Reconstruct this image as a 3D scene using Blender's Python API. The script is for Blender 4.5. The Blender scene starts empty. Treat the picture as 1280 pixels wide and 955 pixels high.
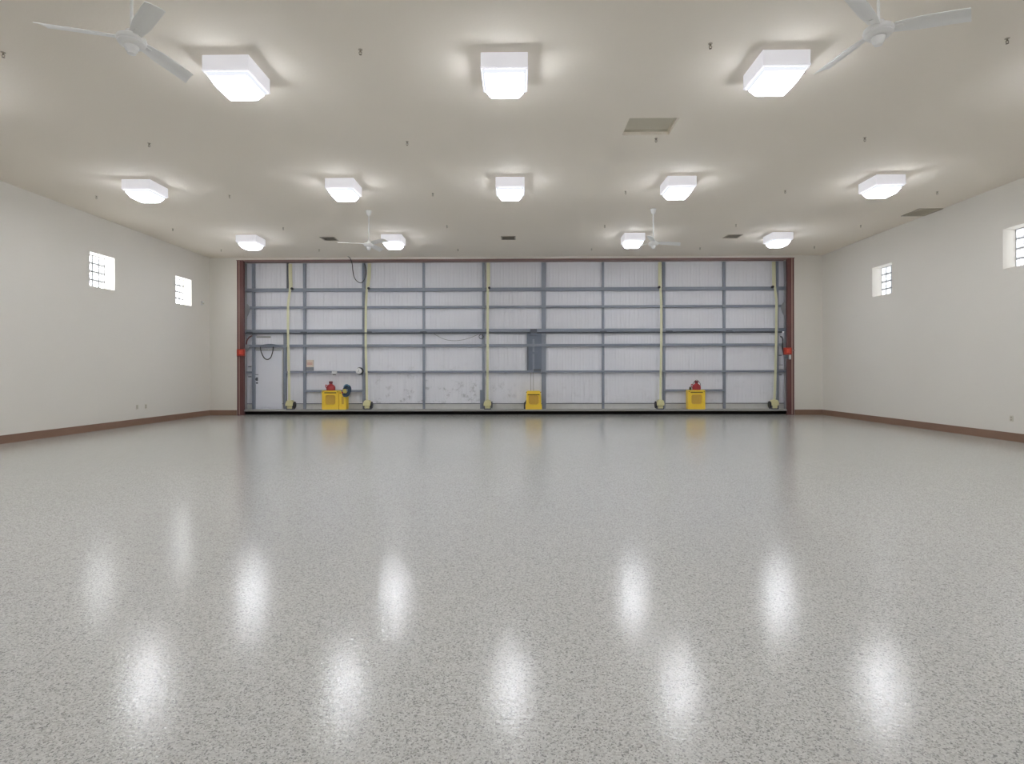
import bpy, bmesh, math, random
from mathutils import Vector, Matrix, noise
random.seed(7)
scene = bpy.context.scene
COL = scene.collection
PI = math.pi

# ------------------------------------------------------------------ camera geometry (fitted to the photograph)
F, CX, CY = 690.0, 640.0, 465.75
YAW, ROLL = 0.0130, 0.0018
CAM = Vector((0.175, 0.0, 1.4186))
HALF, D, H = 10.256, 18.48, 5.30          # room half width, front wall distance, ceiling height
BACK = -2.6

def ray(px, py):
    a, b = px - CX, py - CY
    u = a*math.cos(ROLL) - b*math.sin(ROLL); v = a*math.sin(ROLL) + b*math.cos(ROLL)
    xc, zc = u/F, -v/F
    return Vector((xc*math.cos(YAW) - math.sin(YAW), xc*math.sin(YAW) + math.cos(YAW), zc))
def on_y(px, py, Y):
    r = ray(px, py); return CAM + r*((Y - CAM.y)/r.y)
def on_x(px, py, X):
    r = ray(px, py); return CAM + r*((X - CAM.x)/r.x)
def on_z(px, py, Z):
    r = ray(px, py); return CAM + r*((Z - CAM.z)/r.z)

# ------------------------------------------------------------------ materials
def srgb(r, g, b):
    f = lambda c: (c/255/12.92 if c/255 <= 0.04045 else ((c/255+0.055)/1.055)**2.4)
    return (f(r), f(g), f(b), 1)
def new_mat(name):
    m = bpy.data.materials.new(name); m.use_nodes = True
    nt = m.node_tree; b = nt.nodes['Principled BSDF']
    return m, nt, b
def N(nt, t, **kw):
    n = nt.nodes.new(t)
    for k, v in kw.items():
        setattr(n, k, v)
    return n
def paint(name, col, rough=0.5, var=0.04, scale=3.0, metal=0.0, bump=0.0, bscale=120.0, spec=0.5):
    m, nt, b = new_mat(name)
    tc = N(nt, 'ShaderNodeTexCoord'); nz = N(nt, 'ShaderNodeTexNoise')
    nz.inputs['Scale'].default_value = scale; nz.inputs['Detail'].default_value = 4
    nt.links.new(tc.outputs['Object'], nz.inputs['Vector'])
    mx = N(nt, 'ShaderNodeMix', data_type='RGBA')
    mx.inputs[6].default_value = [c*(1-var) for c in col[:3]] + [1]
    mx.inputs[7].default_value = [min(1, c*(1+var)) for c in col[:3]] + [1]
    nt.links.new(nz.outputs['Fac'], mx.inputs[0]); nt.links.new(mx.outputs[2], b.inputs['Base Color'])
    b.inputs['Roughness'].default_value = rough; b.inputs['Metallic'].default_value = metal
    b.inputs['Specular IOR Level'].default_value = spec
    if bump:
        n2 = N(nt, 'ShaderNodeTexNoise'); n2.inputs['Scale'].default_value = bscale; n2.inputs['Detail'].default_value = 2
        nt.links.new(tc.outputs['Object'], n2.inputs['Vector'])
        bp = N(nt, 'ShaderNodeBump'); bp.inputs['Strength'].default_value = bump; bp.inputs['Distance'].default_value = 0.01
        nt.links.new(n2.outputs['Fac'], bp.inputs['Height']); nt.links.new(bp.outputs['Normal'], b.inputs['Normal'])
    return m

M = {}
M['wall'] = paint('cream_wall_paint', (0.745, 0.72, 0.665), 0.85, 0.025, 0.6, bump=0.25, bscale=40, spec=0.2)
M['ceiling'] = paint('ceiling_paint', (0.82, 0.765, 0.675), 0.8, 0.02, 0.5, bump=0.12, bscale=30, spec=0.25)
M['hatch'] = paint('hatch_board', (0.58, 0.545, 0.45), 0.85, 0.03, 2)
M['base'] = paint('brown_baseboard', srgb(136, 108, 90), 0.55, 0.10, 3)
M['brown_steel'] = paint('brown_red_steel', srgb(104, 68, 66), 0.5, 0.12, 4)
M['brown_edge'] = paint('brown_steel_edge', srgb(168, 138, 128), 0.5, 0.10, 4)
M['steel'] = paint('blue_grey_steel', srgb(140, 147, 160), 0.45, 0.07, 5)
M['steel_side'] = paint('grey_track_steel', srgb(172, 174, 178), 0.45, 0.07, 5)
M['steel_dark'] = paint('dark_grey_steel', srgb(92, 96, 104), 0.5, 0.10, 6)
M['steel_plate'] = paint('slate_mount_plate', srgb(116, 124, 138), 0.5, 0.08, 6)
M['beam'] = paint('grey_door_beam', srgb(160, 160, 158), 0.5, 0.08, 3)
M['kick'] = paint('grey_kick_panel', srgb(206, 206, 203), 0.6, 0.10, 4)
M['seal'] = paint('black_rubber', srgb(34, 32, 30), 0.8, 0.1, 6)
M['door_white'] = paint('white_door_paint', srgb(226, 229, 238), 0.5, 0.02, 2)
M['white'] = paint('white_enamel', (0.80, 0.80, 0.81), 0.4, 0.015, 4)
M['fan_white'] = paint('fan_white_enamel', (0.84, 0.84, 0.825), 0.35, 0.015, 4)
M['housing'] = paint('light_housing_white', (0.80, 0.795, 0.84), 0.5, 0.01, 3)
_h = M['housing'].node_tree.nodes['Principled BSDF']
_h.inputs['Emission Color'].default_value = (0.93, 0.93, 1.0, 1); _h.inputs['Emission Strength'].default_value = 0.32  # weak glow added to the housing material to brighten it
M['yellow'] = paint('yellow_plastic', srgb(252, 214, 72), 0.45, 0.06, 5)
M['yellow_mesh'] = paint('yellow_brown_mesh', srgb(216, 178, 84), 0.7, 0.1, 60)
M['olive'] = paint('dark_olive_slot', srgb(120, 100, 40), 0.7, 0.1, 20)
M['cream'] = paint('cream_plastic', srgb(222, 218, 170), 0.55, 0.05, 6)
M['strap'] = paint('pale_yellow_webbing', srgb(222, 221, 190), 0.8, 0.05, 30)
M['strap_dark'] = paint('shaded_grey_green_webbing', srgb(128, 128, 118), 0.8, 0.05, 30)
M['red'] = paint('red_plastic', srgb(174, 54, 60), 0.4, 0.06, 8)
M['red_orange'] = paint('red_orange_enamel', srgb(176, 60, 44), 0.4, 0.06, 8)
M['black'] = paint('black_plastic', srgb(44, 44, 48), 0.5, 0.06, 8)
M['wire'] = paint('grey_wire', srgb(150, 150, 150), 0.5, 0.06, 8)
M['teal'] = paint('dark_blue_hose', srgb(60, 76, 94), 0.5, 0.1, 12)
M['teal_light'] = paint('light_blue_hose', srgb(96, 140, 170), 0.5, 0.1, 12)
M['tan_red'] = paint('brown_hose', srgb(120, 76, 76), 0.5, 0.1, 12)
M['beige'] = paint('beige_plaque', srgb(224, 210, 198), 0.6, 0.03, 8)
M['pink'] = paint('pink_print', srgb(206, 160, 148), 0.6, 0.05, 60)
M['grey_box'] = paint('grey_box_plastic', srgb(138, 142, 150), 0.6, 0.05, 8)
M['mortar'] = paint('white_grey_mortar', (0.34, 0.35, 0.37), 0.8, 0.04, 10)
M['brass'] = paint('dull_brass', srgb(138, 130, 114), 0.4, 0.08, 20, metal=0.3)
M['vent_grey'] = paint('vent_tan_grey', srgb(176, 168, 154), 0.6, 0.03, 8)
M['vent_dark'] = paint('vent_dark_gap', srgb(118, 112, 102), 0.8, 0.05, 8)
M['grille'] = paint('return_grille_beige', srgb(214, 207, 190), 0.6, 0.03, 8)
M['outlet'] = paint('ivory_outlet', srgb(206, 202, 186), 0.5, 0.02, 8)

def skin_material():
    m, nt, b = new_mat('white_ribbed_panel')
    tc = N(nt, 'ShaderNodeTexCoord')
    nz = N(nt, 'ShaderNodeTexNoise'); nz.inputs['Scale'].default_value = 0.7; nz.inputs['Detail'].default_value = 3
    nt.links.new(tc.outputs['Object'], nz.inputs['Vector'])
    mx = N(nt, 'ShaderNodeMix', data_type='RGBA')
    mx.inputs[6].default_value = srgb(228, 229, 236); mx.inputs[7].default_value = srgb(234, 235, 241)
    nt.links.new(nz.outputs['Fac'], mx.inputs[0])
    # scuffs low on the panels left of the middle
    sc = N(nt, 'ShaderNodeTexNoise'); sc.inputs['Scale'].default_value = 4.0; sc.inputs['Detail'].default_value = 7; sc.inputs['Roughness'].default_value = 0.72
    nt.links.new(tc.outputs['Object'], sc.inputs['Vector'])
    rp = N(nt, 'ShaderNodeValToRGB'); rp.color_ramp.elements[0].position = 0.545; rp.color_ramp.elements[1].position = 0.68
    nt.links.new(sc.outputs['Fac'], rp.inputs[0])
    sp = N(nt, 'ShaderNodeSeparateXYZ'); nt.links.new(tc.outputs['Object'], sp.inputs[0])
    def rng(out, a, b_, c, d):
        r = N(nt, 'ShaderNodeMapRange'); r.inputs[1].default_value = a; r.inputs[2].default_value = b_
        r.inputs[3].default_value = c; r.inputs[4].default_value = d
        nt.links.new(out, r.inputs[0]); return r.outputs[0]
    def mul(a, b_):
        k = N(nt, 'ShaderNodeMath', operation='MULTIPLY'); nt.links.new(a, k.inputs[0])
        if isinstance(b_, float): k.inputs[1].default_value = b_
        else: nt.links.new(b_, k.inputs[1])
        return k.outputs[0]
    mask = mul(mul(rng(sp.outputs[2], 0.9, 1.9, 1, 0), rng(sp.outputs[0], -5.4, -4.8, 0, 1)), rng(sp.outputs[0], -1.2, 0.6, 1, 0.18))
    k = mul(mul(rp.outputs[0], mask), 0.55)
    m2 = N(nt, 'ShaderNodeMix', data_type='RGBA'); m2.inputs[7].default_value = srgb(120, 120, 124)
    nt.links.new(k, m2.inputs[0]); nt.links.new(mx.outputs[2], m2.inputs[6])
    nt.links.new(m2.outputs[2], b.inputs['Base Color']); b.inputs['Roughness'].default_value = 0.55
    return m
M['skin'] = skin_material()

def floor_material():
    m, nt, b = new_mat('flake_epoxy_floor')
    tc = N(nt, 'ShaderNodeTexCoord'); P = tc.outputs['Object']
    # broad tone
    n1 = N(nt, 'ShaderNodeTexNoise'); n1.inputs['Scale'].default_value = 0.35; n1.inputs['Detail'].default_value = 5
    nt.links.new(P, n1.inputs['Vector'])
    base = N(nt, 'ShaderNodeMix', data_type='RGBA')
    base.inputs[6].default_value = (0.538, 0.536, 0.512, 1); base.inputs[7].default_value = (0.580, 0.579, 0.556, 1)
    nt.links.new(n1.outputs['Fac'], base.inputs[0])
    # warp for ragged chips
    wn = N(nt, 'ShaderNodeTexNoise'); wn.inputs['Scale'].default_value = 90; wn.inputs['Detail'].default_value = 2
    nt.links.new(P, wn.inputs['Vector'])
    wa = N(nt, 'ShaderNodeVectorMath', operation='SCALE'); wa.inputs[3].default_value = 0.007
    nt.links.new(wn.outputs['Color'], wa.inputs[0])
    wv = N(nt, 'ShaderNodeVectorMath', operation='ADD'); nt.links.new(P, wv.inputs[0]); nt.links.new(wa.outputs[0], wv.inputs[1])
    cur = base.outputs[2]
    for sc, lo, hi, col, amt in ((135, 0.86, 0.88, (0.20, 0.197, 0.19, 1), 0.70),
                                 (210, 0.86, 0.88, (0.22, 0.22, 0.215, 1), 0.7),
                                 (180, 0.74, 0.77, (0.74, 0.735, 0.71, 1), 0.5),
                                 (110, 0.80, 0.82, (0.40, 0.39, 0.36, 1), 0.5)):
        v = N(nt, 'ShaderNodeTexVoronoi'); v.inputs['Scale'].default_value = sc
        off = N(nt, 'ShaderNodeVectorMath', operation='ADD'); off.inputs[1].default_value = (sc*0.37, sc*0.11, 0)
        nt.links.new(wv.outputs[0], off.inputs[0]); nt.links.new(off.outputs[0], v.inputs['Vector'])
        s = N(nt, 'ShaderNodeSeparateColor'); nt.links.new(v.outputs['Color'], s.inputs[0])
        r = N(nt, 'ShaderNodeMapRange'); r.inputs[1].default_value = lo; r.inputs[2].default_value = hi
        r.inputs[3].default_value = 0; r.inputs[4].default_value = amt
        nt.links.new(s.outputs[0], r.inputs[0])
        mx = N(nt, 'ShaderNodeMix', data_type='RGBA'); mx.inputs[7].default_value = col
        nt.links.new(r.outputs[0], mx.inputs[0]); nt.links.new(cur, mx.inputs[6]); cur = mx.outputs[2]
    nt.links.new(cur, b.inputs['Base Color'])
    b.inputs['Roughness'].default_value = 0.128
    b.inputs['Specular IOR Level'].default_value = 0.38
    b1 = N(nt, 'ShaderNodeTexNoise'); b1.inputs['Scale'].default_value = 42; b1.inputs['Detail'].default_value = 3; b1.inputs['Roughness'].default_value = 0.6
    nt.links.new(P, b1.inputs['Vector'])
    bp = N(nt, 'ShaderNodeBump'); bp.inputs['Strength'].default_value = 0.55; bp.inputs['Distance'].default_value = 0.0021
    nt.links.new(b1.outputs['Fac'], bp.inputs['Height']); nt.links.new(bp.outputs['Normal'], b.inputs['Normal'])
    return m
M['floor'] = floor_material()

def lens_material():
    m, nt, b = new_mat('lit_prismatic_lens')
    nt.nodes.remove(b)
    out = nt.nodes['Material Output']
    tc = N(nt, 'ShaderNodeTexCoord')
    sp = N(nt, 'ShaderNodeSeparateXYZ'); nt.links.new(tc.outputs['Object'], sp.inputs[0])
    cb = N(nt, 'ShaderNodeCombineXYZ'); nt.links.new(sp.outputs[0], cb.inputs[0]); nt.links.new(sp.outputs[1], cb.inputs[1])
    ln = N(nt, 'ShaderNodeVectorMath', operation='LENGTH'); nt.links.new(cb.outputs[0], ln.inputs[0])
    r = N(nt, 'ShaderNodeMapRange', interpolation_type='SMOOTHSTEP'); r.inputs[1].default_value = 0.10; r.inputs[2].default_value = 0.24
    r.inputs[3].default_value = LENS_HOT; r.inputs[4].default_value = LENS_SIDE
    nt.links.new(ln.outputs['Value'], r.inputs[0])
    # the moulded flange right under the housing carries little light
    zr = N(nt, 'ShaderNodeMapRange'); zr.inputs[1].default_value = -0.238; zr.inputs[2].default_value = -0.232; zr.inputs[3].default_value = 1.0; zr.inputs[4].default_value = 0.0
    nt.links.new(sp.outputs[2], zr.inputs[0])
    zm = N(nt, 'ShaderNodeMix', data_type='FLOAT'); zm.inputs[2].default_value = 0.84
    nt.links.new(zr.outputs[0], zm.inputs[0]); nt.links.new(r.outputs[0], zm.inputs[3])
    e = N(nt, 'ShaderNodeEmission'); e.inputs[0].default_value = (0.955, 0.985, 1.06, 1)
    nt.links.new(zm.outputs[0], e.inputs[1])
    nt.links.new(e.outputs[0], out.inputs[0])
    return m
LENS_HOT, LENS_SIDE = 57.0, 31.5
M['lens'] = lens_material()
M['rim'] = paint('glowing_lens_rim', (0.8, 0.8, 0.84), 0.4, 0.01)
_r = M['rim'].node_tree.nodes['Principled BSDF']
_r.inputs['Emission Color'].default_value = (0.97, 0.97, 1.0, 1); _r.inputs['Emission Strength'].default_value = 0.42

def glass_material(name, strength):
    m, nt, b = new_mat(name)
    tc = N(nt, 'ShaderNodeTexCoord'); nz = N(nt, 'ShaderNodeTexNoise'); nz.inputs['Scale'].default_value = 26; nz.inputs['Detail'].default_value = 2
    nt.links.new(tc.outputs['Object'], nz.inputs['Vector'])
    bp = N(nt, 'ShaderNodeBump'); bp.inputs['Strength'].default_value = 0.5; bp.inputs['Distance'].default_value = 0.02
    nt.links.new(nz.outputs['Fac'], bp.inputs['Height']); nt.links.new(bp.outputs['Normal'], b.inputs['Normal'])
    b.inputs['Base Color'].default_value = (0.75, 0.77, 0.8, 1); b.inputs['Roughness'].default_value = 0.12
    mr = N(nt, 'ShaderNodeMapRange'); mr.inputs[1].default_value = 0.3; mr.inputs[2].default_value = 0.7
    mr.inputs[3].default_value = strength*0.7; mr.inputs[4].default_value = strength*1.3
    nt.links.new(nz.outputs['Fac'], mr.inputs[0])
    # frosted border of each block emits less of the painted-in daylight than its clear core
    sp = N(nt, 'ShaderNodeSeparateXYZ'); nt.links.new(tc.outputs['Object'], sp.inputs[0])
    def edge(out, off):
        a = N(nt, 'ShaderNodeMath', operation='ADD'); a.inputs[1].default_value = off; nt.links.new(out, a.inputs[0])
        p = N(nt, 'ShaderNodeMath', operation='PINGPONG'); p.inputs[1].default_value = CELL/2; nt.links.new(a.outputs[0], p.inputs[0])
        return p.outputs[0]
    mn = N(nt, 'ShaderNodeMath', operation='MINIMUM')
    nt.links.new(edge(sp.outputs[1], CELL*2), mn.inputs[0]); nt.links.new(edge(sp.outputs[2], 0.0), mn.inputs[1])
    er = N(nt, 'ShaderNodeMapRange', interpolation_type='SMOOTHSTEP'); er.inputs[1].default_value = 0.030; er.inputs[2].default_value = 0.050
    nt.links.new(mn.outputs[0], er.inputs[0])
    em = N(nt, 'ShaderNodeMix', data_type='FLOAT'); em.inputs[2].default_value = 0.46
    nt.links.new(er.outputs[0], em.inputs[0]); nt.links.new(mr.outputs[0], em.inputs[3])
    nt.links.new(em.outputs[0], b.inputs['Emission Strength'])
    b.inputs['Emission Color'].default_value = (0.92, 0.95, 1.0, 1)
    return m
# ------------------------------------------------------------------ mesh helpers
def box(bm, x0, x1, y0, y1, z0, z1, bevel=0.0, mat=None):
    x0, x1 = min(x0, x1), max(x0, x1); y0, y1 = min(y0, y1), max(y0, y1); z0, z1 = min(z0, z1), max(z0, z1)
    vs = [bm.verts.new((x, y, z)) for x in (x0, x1) for y in (y0, y1) for z in (z0, z1)]
    fs = []
    for q in ((0, 1, 3, 2), (4, 6, 7, 5), (0, 4, 5, 1), (2, 3, 7, 6), (0, 2, 6, 4), (1, 5, 7, 3)):
        fs.append(bm.faces.new([vs[i] for i in q]))
    if bevel:
        es = set(e for f in fs for e in f.edges)
        bmesh.ops.bevel(bm, geom=list(es), offset=bevel, segments=2, profile=0.7, affect='EDGES')
    return vs
def lathe(bm, prof, c=(0, 0, 0), n=28, axis='z'):
    c = Vector(c); rings = []
    def P(r, h, a):
        x, y = r*math.cos(a), r*math.sin(a)
        if axis == 'z': return c + Vector((x, y, h))
        if axis == 'y': return c + Vector((x, h, y))
        return c + Vector((h, x, y))
    for r, h in prof:
        rings.append([bm.verts.new(P(max(r, 1e-5), h, 2*PI*k/n)) for k in range(n)])
    for a, b in zip(rings, rings[1:]):
        for k in range(n):
            bm.faces.new((a[k], a[(k+1) % n], b[(k+1) % n], b[k]))
    for rg in (rings[0], rings[-1]):
        bm.faces.new(rg)
def smooth_path(pts, sub=8):
    pts = [Vector(p) for p in pts]
    if len(pts) < 3: return pts
    q = [pts[0]*2 - pts[1]] + pts + [pts[-1]*2 - pts[-2]]
    out = []
    for i in range(1, len(q)-2):
        p0, p1, p2, p3 = q[i-1:i+3]
        for s in range(sub):
            t = s/sub
            out.append(0.5*((2*p1) + (p2-p0)*t + (2*p0-5*p1+4*p2-p3)*t*t + (3*p1-p0-3*p2+p3)*t**3))
    out.append(pts[-1]); return out
def tube(bm, pts, r, n=8, closed=False):
    pts = [Vector(p) for p in pts]; rings = []
    up = Vector((0.13, 0.91, 0.37)).normalized()
    L = len(pts)
    for i, p in enumerate(pts):
        if closed: t = pts[(i+1) % L] - pts[i-1]
        else: t = pts[min(i+1, L-1)] - pts[max(i-1, 0)]
        t.normalize()
        s = t.cross(up).normalized(); w = s.cross(t)
        rings.append([bm.verts.new(p + (s*math.cos(2*PI*k/n) + w*math.sin(2*PI*k/n))*r) for k in range(n)])
    pairs = list(zip(rings, rings[1:])) + ([(rings[-1], rings[0])] if closed else [])
    for a, b in pairs:
        for k in range(n):
            bm.faces.new((a[k], a[(k+1) % n], b[(k+1) % n], b[k]))
    if not closed:
        bm.faces.new(rings[0]); bm.faces.new(rings[-1])
def prism(bm, poly, y0, y1):
    """poly of (x, z) extruded along y"""
    a = [bm.verts.new((x, y0, z)) for x, z in poly]; b = [bm.verts.new((x, y1, z)) for x, z in poly]
    bm.faces.new(a); bm.faces.new(b[::-1])
    for i in range(len(poly)):
        j = (i+1) % len(poly); bm.faces.new((a[i], b[i], b[j], a[j]))
def round_rect(w, h, r, n=6, cx=0, cz=0):
    out = []
    for (sx, sz, a0) in ((1, 1, 0), (-1, 1, PI/2), (-1, -1, PI), (1, -1, 1.5*PI)):
        for k in range(n+1):
            a = a0 + PI/2*k/n
            out.append((cx + sx*(w/2-r) + r*math.cos(a), cz + sz*(h/2-r) + r*math.sin(a)))
    return out
def obj(name, bm, mat, parent=None, loc=None, smooth=False):
    bmesh.ops.recalc_face_normals(bm, faces=bm.faces[:])
    me = bpy.data.meshes.new(name); bm.to_mesh(me); bm.free()
    me.materials.append(mat)
    if smooth:
        for p in me.polygons: p.use_smooth = True
        try: me.set_sharp_from_angle(angle=math.radians(38))
        except Exception: pass
    o = bpy.data.objects.new(name, me); COL.objects.link(o)
    if parent: o.parent = parent
    if loc is not None: o.location = loc
    return o
def tag(o, label=None, cat=None, group=None, kind=None):
    if label: o['label'] = label
    if cat: o['category'] = cat
    if group: o['group'] = group
    if kind: o['kind'] = kind
    return o
def thing(name, loc, label, cat, group=None, kind=None, rotz=0):
    o = bpy.data.objects.new(name, None); COL.objects.link(o)
    o.location = loc; o.rotation_euler = (0, 0, rotz); o.empty_display_size = 0.1
    return tag(o, label, cat, group, kind)
def dup(root, loc, label, rotz=0):
    r = root.copy(); COL.objects.link(r); r.location = loc; r.rotation_euler = (0, 0, rotz); r['label'] = label
    for ch in list(root.children):
        c = ch.copy(); COL.objects.link(c); c.parent = r
        for g in list(ch.children):
            e = g.copy(); COL.objects.link(e); e.parent = c
    return r
def B(): return bmesh.new()

# ------------------------------------------------------------------ room shell
bm = B(); box(bm, -HALF-0.4, HALF+0.4, BACK-0.3, D+0.9, -0.2, 0)
tag(obj('floor', bm, M['floor']), 'glossy light grey flake epoxy floor', 'floor', kind='structure')

# access hatch hole in the ceiling
h0 = on_z(786.0, 147.5, H); h1 = on_z(848.8, 147.5, H); h2 = on_z(836.0, 169.0, H); h3 = on_z(778.8, 168.7, H)
HX0, HX1 = (h0.x+h3.x)/2, (h1.x+h2.x)/2
HY0, HY1 = (h0.y+h1.y)/2, (h2.y+h3.y)/2
bm = B()
for a in ((-HALF-0.4, HX0, BACK-0.3, D+0.9), (HX1, HALF+0.4, BACK-0.3, D+0.9), (HX0, HX1, BACK-0.3, HY0), (HX0, HX1, HY1, D+0.9)):
    box(bm, a[0], a[1], a[2], a[3], H, H+0.30)
tag(obj('ceiling', bm, M['ceiling']), 'flat beige painted ceiling of the hangar', 'ceiling', kind='structure')
hr = thing('access_hatch', ((HX0+HX1)/2, (HY0+HY1)/2, H+0.075), 'recessed rectangular beige access hatch set in the ceiling', 'hatch')
bm = B(); w, d = (HX1-HX0)/2, (HY1-HY0)/2
box(bm, -w, w, -d, d, 0.0, 0.03)
obj('hatch_panel', bm, M['hatch'], hr)
bm = B()
for a in ((-w, w, -d, -d+0.03), (-w, w, d-0.03, d), (-w, -w+0.03, -d+0.03, d-0.03), (w-0.03, w, -d+0.03, d-0.03)):
    box(bm, a[0], a[1], a[2], a[3], -0.02, 0.0)
obj('stop_frame', bm, M['hatch'], hr)

# side walls with glass block windows
WT = 0.42
WIN = {'left': [], 'right': []}
def win_from(px_a, ya0, ya1, side):
    X = -HALF if side == 'left' else HALF
    a = on_x(px_a, ya0, X); b = on_x(px_a, ya1, X)
    return a.y, a.z, b.z
W = 0.83
l1 = win_from(112.2, 313.7, 357.2, 'left'); l2 = win_from(219.1, 344.0, 378.6, 'left')
r1 = win_from(1114.8, 328.4, 366.8, 'right'); r2 = win_from(1253.5, 287.0, 335.0, 'right')
zt = (l1[1]+l2[1]+r1[1]+r2[1])/4; zb = (l1[2]+l2[2]+r1[2]+r2[2])/4
print('windows', l1, l2, r1, r2, zt, zb)
W = zt - zb
CELL = W/4
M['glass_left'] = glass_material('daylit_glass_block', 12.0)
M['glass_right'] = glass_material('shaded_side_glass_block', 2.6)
WIN['left'] = [(l1[0], l1[0]+W), (l2[0], l2[0]+W)]
WIN['right'] = [(r2[0]-W, r2[0]), (r1[0], r1[0]+W)]
def side_wall(side):
    s = -1 if side == 'left' else 1
    x0, x1 = s*HALF, s*(HALF+WT)
    bm = B(); y = BACK - 0.3
    for a, b in WIN[side]:
        box(bm, x0, x1, y, a, 0, H)
        box(bm, x0, x1, a, b, 0, zb); box(bm, x0, x1, a, b, zt, H)
        y = b
    box(bm, x0, x1, y, D+0.9, 0, H)
    tag(obj('wall_'+side, bm, M['wall']), 'cream painted %s side wall with two square glass block windows' % side, 'wall', kind='structure')
side_wall('left'); side_wall('right')
def glass_window(n, side, a, b, label):
    s = -1 if side == 'left' else 1
    depth = 0.26; t = 0.08
    c = Vector((s*(HALF+depth+t/2), (a+b)/2, zb)); 
    bm = B(); k = 4; cell = W/k; j = 0.013
    for i in range(k+1):
        y = -W/2 + i*cell; y0, y1 = max(-W/2, y-j), min(W/2, y+j)
        box(bm, -t/2+0.004, t/2-0.004, y0, y1, 0, W)
        box(bm, -t/2+0.004, t/2-0.004, -W/2, W/2, max(0, i*cell-j), min(W, i*cell+j))
    root = tag(obj('window_%d' % n, bm, M['mortar'], loc=c), label, 'window', kind='structure')
    bm = B()
    for i in range(k):
        for q in range(k):
            y0 = -W/2 + i*cell + j; z0 = q*cell + j
            box(bm, -t/2, t/2, y0, y0+cell-2*j, z0, z0+cell-2*j, bevel=0.012)
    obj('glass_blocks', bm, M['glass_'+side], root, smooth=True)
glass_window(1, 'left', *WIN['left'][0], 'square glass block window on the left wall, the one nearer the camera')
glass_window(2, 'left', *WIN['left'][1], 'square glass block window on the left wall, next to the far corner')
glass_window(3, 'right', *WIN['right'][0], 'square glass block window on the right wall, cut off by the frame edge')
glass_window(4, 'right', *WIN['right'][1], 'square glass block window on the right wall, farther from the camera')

# front wall around the big door opening, and the wall behind the camera
OX0 = on_y(296.4, 420, D).x; OX1 = on_y(992.6, 420, D).x
OZ = (on_y(300, 327.0, D).z + on_y(990, 321.3, D).z)/2
OZ = min(OZ, H-0.06)
bm = B()
box(bm, -HALF-0.4, OX0, D, D+0.9, 0, H); box(bm, OX1, HALF+0.4, D, D+0.9, 0, H); box(bm, OX0, OX1, D, D+0.9, OZ, H)
tag(obj('wall_front', bm, M['wall']), 'cream far wall framing the wide hangar door', 'wall', kind='structure')
bm = B(); box(bm, -HALF-0.4, HALF+0.4, BACK-0.3, BACK, 0, H)
tag(obj('wall_back', bm, M['wall']), 'cream wall behind the camera', 'wall', kind='structure')
def baseboard(name, x0, x1, y0, y1, label):
    bm = B(); box(bm, x0, x1, y0, y1, 0, 0.172, bevel=0.006)
    tag(obj(name, bm, M['base']), label, 'baseboard', kind='structure')
baseboard('baseboard_left', -HALF, -HALF+0.022, BACK, D, 'brown baseboard along the left wall')
baseboard('baseboard_right', HALF-0.022, HALF, BACK, D, 'brown baseboard along the right wall')
baseboard('baseboard_front_left', -HALF, OX0-0.01, D-0.022, D, 'short brown baseboard left of the hangar door')
baseboard('baseboard_front_right', OX1+0.01, HALF, D-0.022, D, 'short brown baseboard right of the hangar door')

# brown steel columns and header of the opening
def column(n, xa, s, label):
    """H-section column: outer flange edge, web and main flange; s=+1 builds toward +x"""
    bm = B()
    X = lambda q: xa + s*q
    box(bm, X(0.002), X(0.045), D-0.012, D+0.34, 0, OZ-0.002)
    box(bm, X(0.045), X(0.085), D+0.06, D+0.10, 0, OZ-0.002)
    box(bm, X(0.085), X(0.215), D+0.0, D+0.10, 0, OZ-0.002, bevel=0.008)
    box(bm, X(0.001), X(0.24), D-0.02, D+0.12, 0, 0.02)
    c = tag(obj('trim_%d' % n, bm, M['brown_steel']), label, 'column', kind='structure')
    bm = B(); box(bm, X(0.052), X(0.084), D-0.008, D+0.058, 0.02, OZ-0.002)
    obj('edge_strip', bm, M['brown_edge'], c)
column(1, OX0, 1, 'brown red steel column at the left edge of the hangar door')
column(2, OX1, -1, 'brown red steel column at the right edge of the hangar door')
bm = B(); box(bm, OX0+0.22, OX1-0.22, D+0.005, D+0.30, OZ-0.032, OZ-0.002, bevel=0.006); box(bm, OX0-0.02, OX1+0.02, D-0.012, D-0.001, OZ-0.004, OZ+0.018)
tag(obj('trim_3', bm, paint('brown_header', srgb(136, 108, 104), 0.5, 0.1)), 'thin brown steel header across the top of the hangar door', 'header', kind='structure')

# ------------------------------------------------------------------ the hangar door
FR = D + 0.36            # front of the steel framing
SK = D + 0.46            # inside face of the white skin
PX0 = OX0 + 0.215; PX1 = OX1 - 0.215
door = tag(thing('door_1', ((OX0+OX1)/2, SK, 0), 'wide white bifold hangar door with blue grey steel framing', 'hangar door'), kind='structure')
DO = Vector(door.location)
SX0, SX1 = OX0+0.002, OX1-0.002
def dobj(name, bm, mat, parent=door, smooth=False):
    o = obj(name, bm, mat, parent, smooth=smooth)
    if parent is door: o.matrix_parent_inverse = Matrix.Translation(-DO)
    return o
def X_(px, Y=FR, py=420): return on_y(px, py, Y).x
def Z_(py, Y=FR, px=640): return on_y(px, py, Y).z
ZH = Z_(415.6)           # fold line
Z0K = Z_(504.3, SK); ZB1 = on_y(640, 512.0, D+0.04).z; ZB0 = on_y(640, 514.0, D+0.04).z
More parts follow.
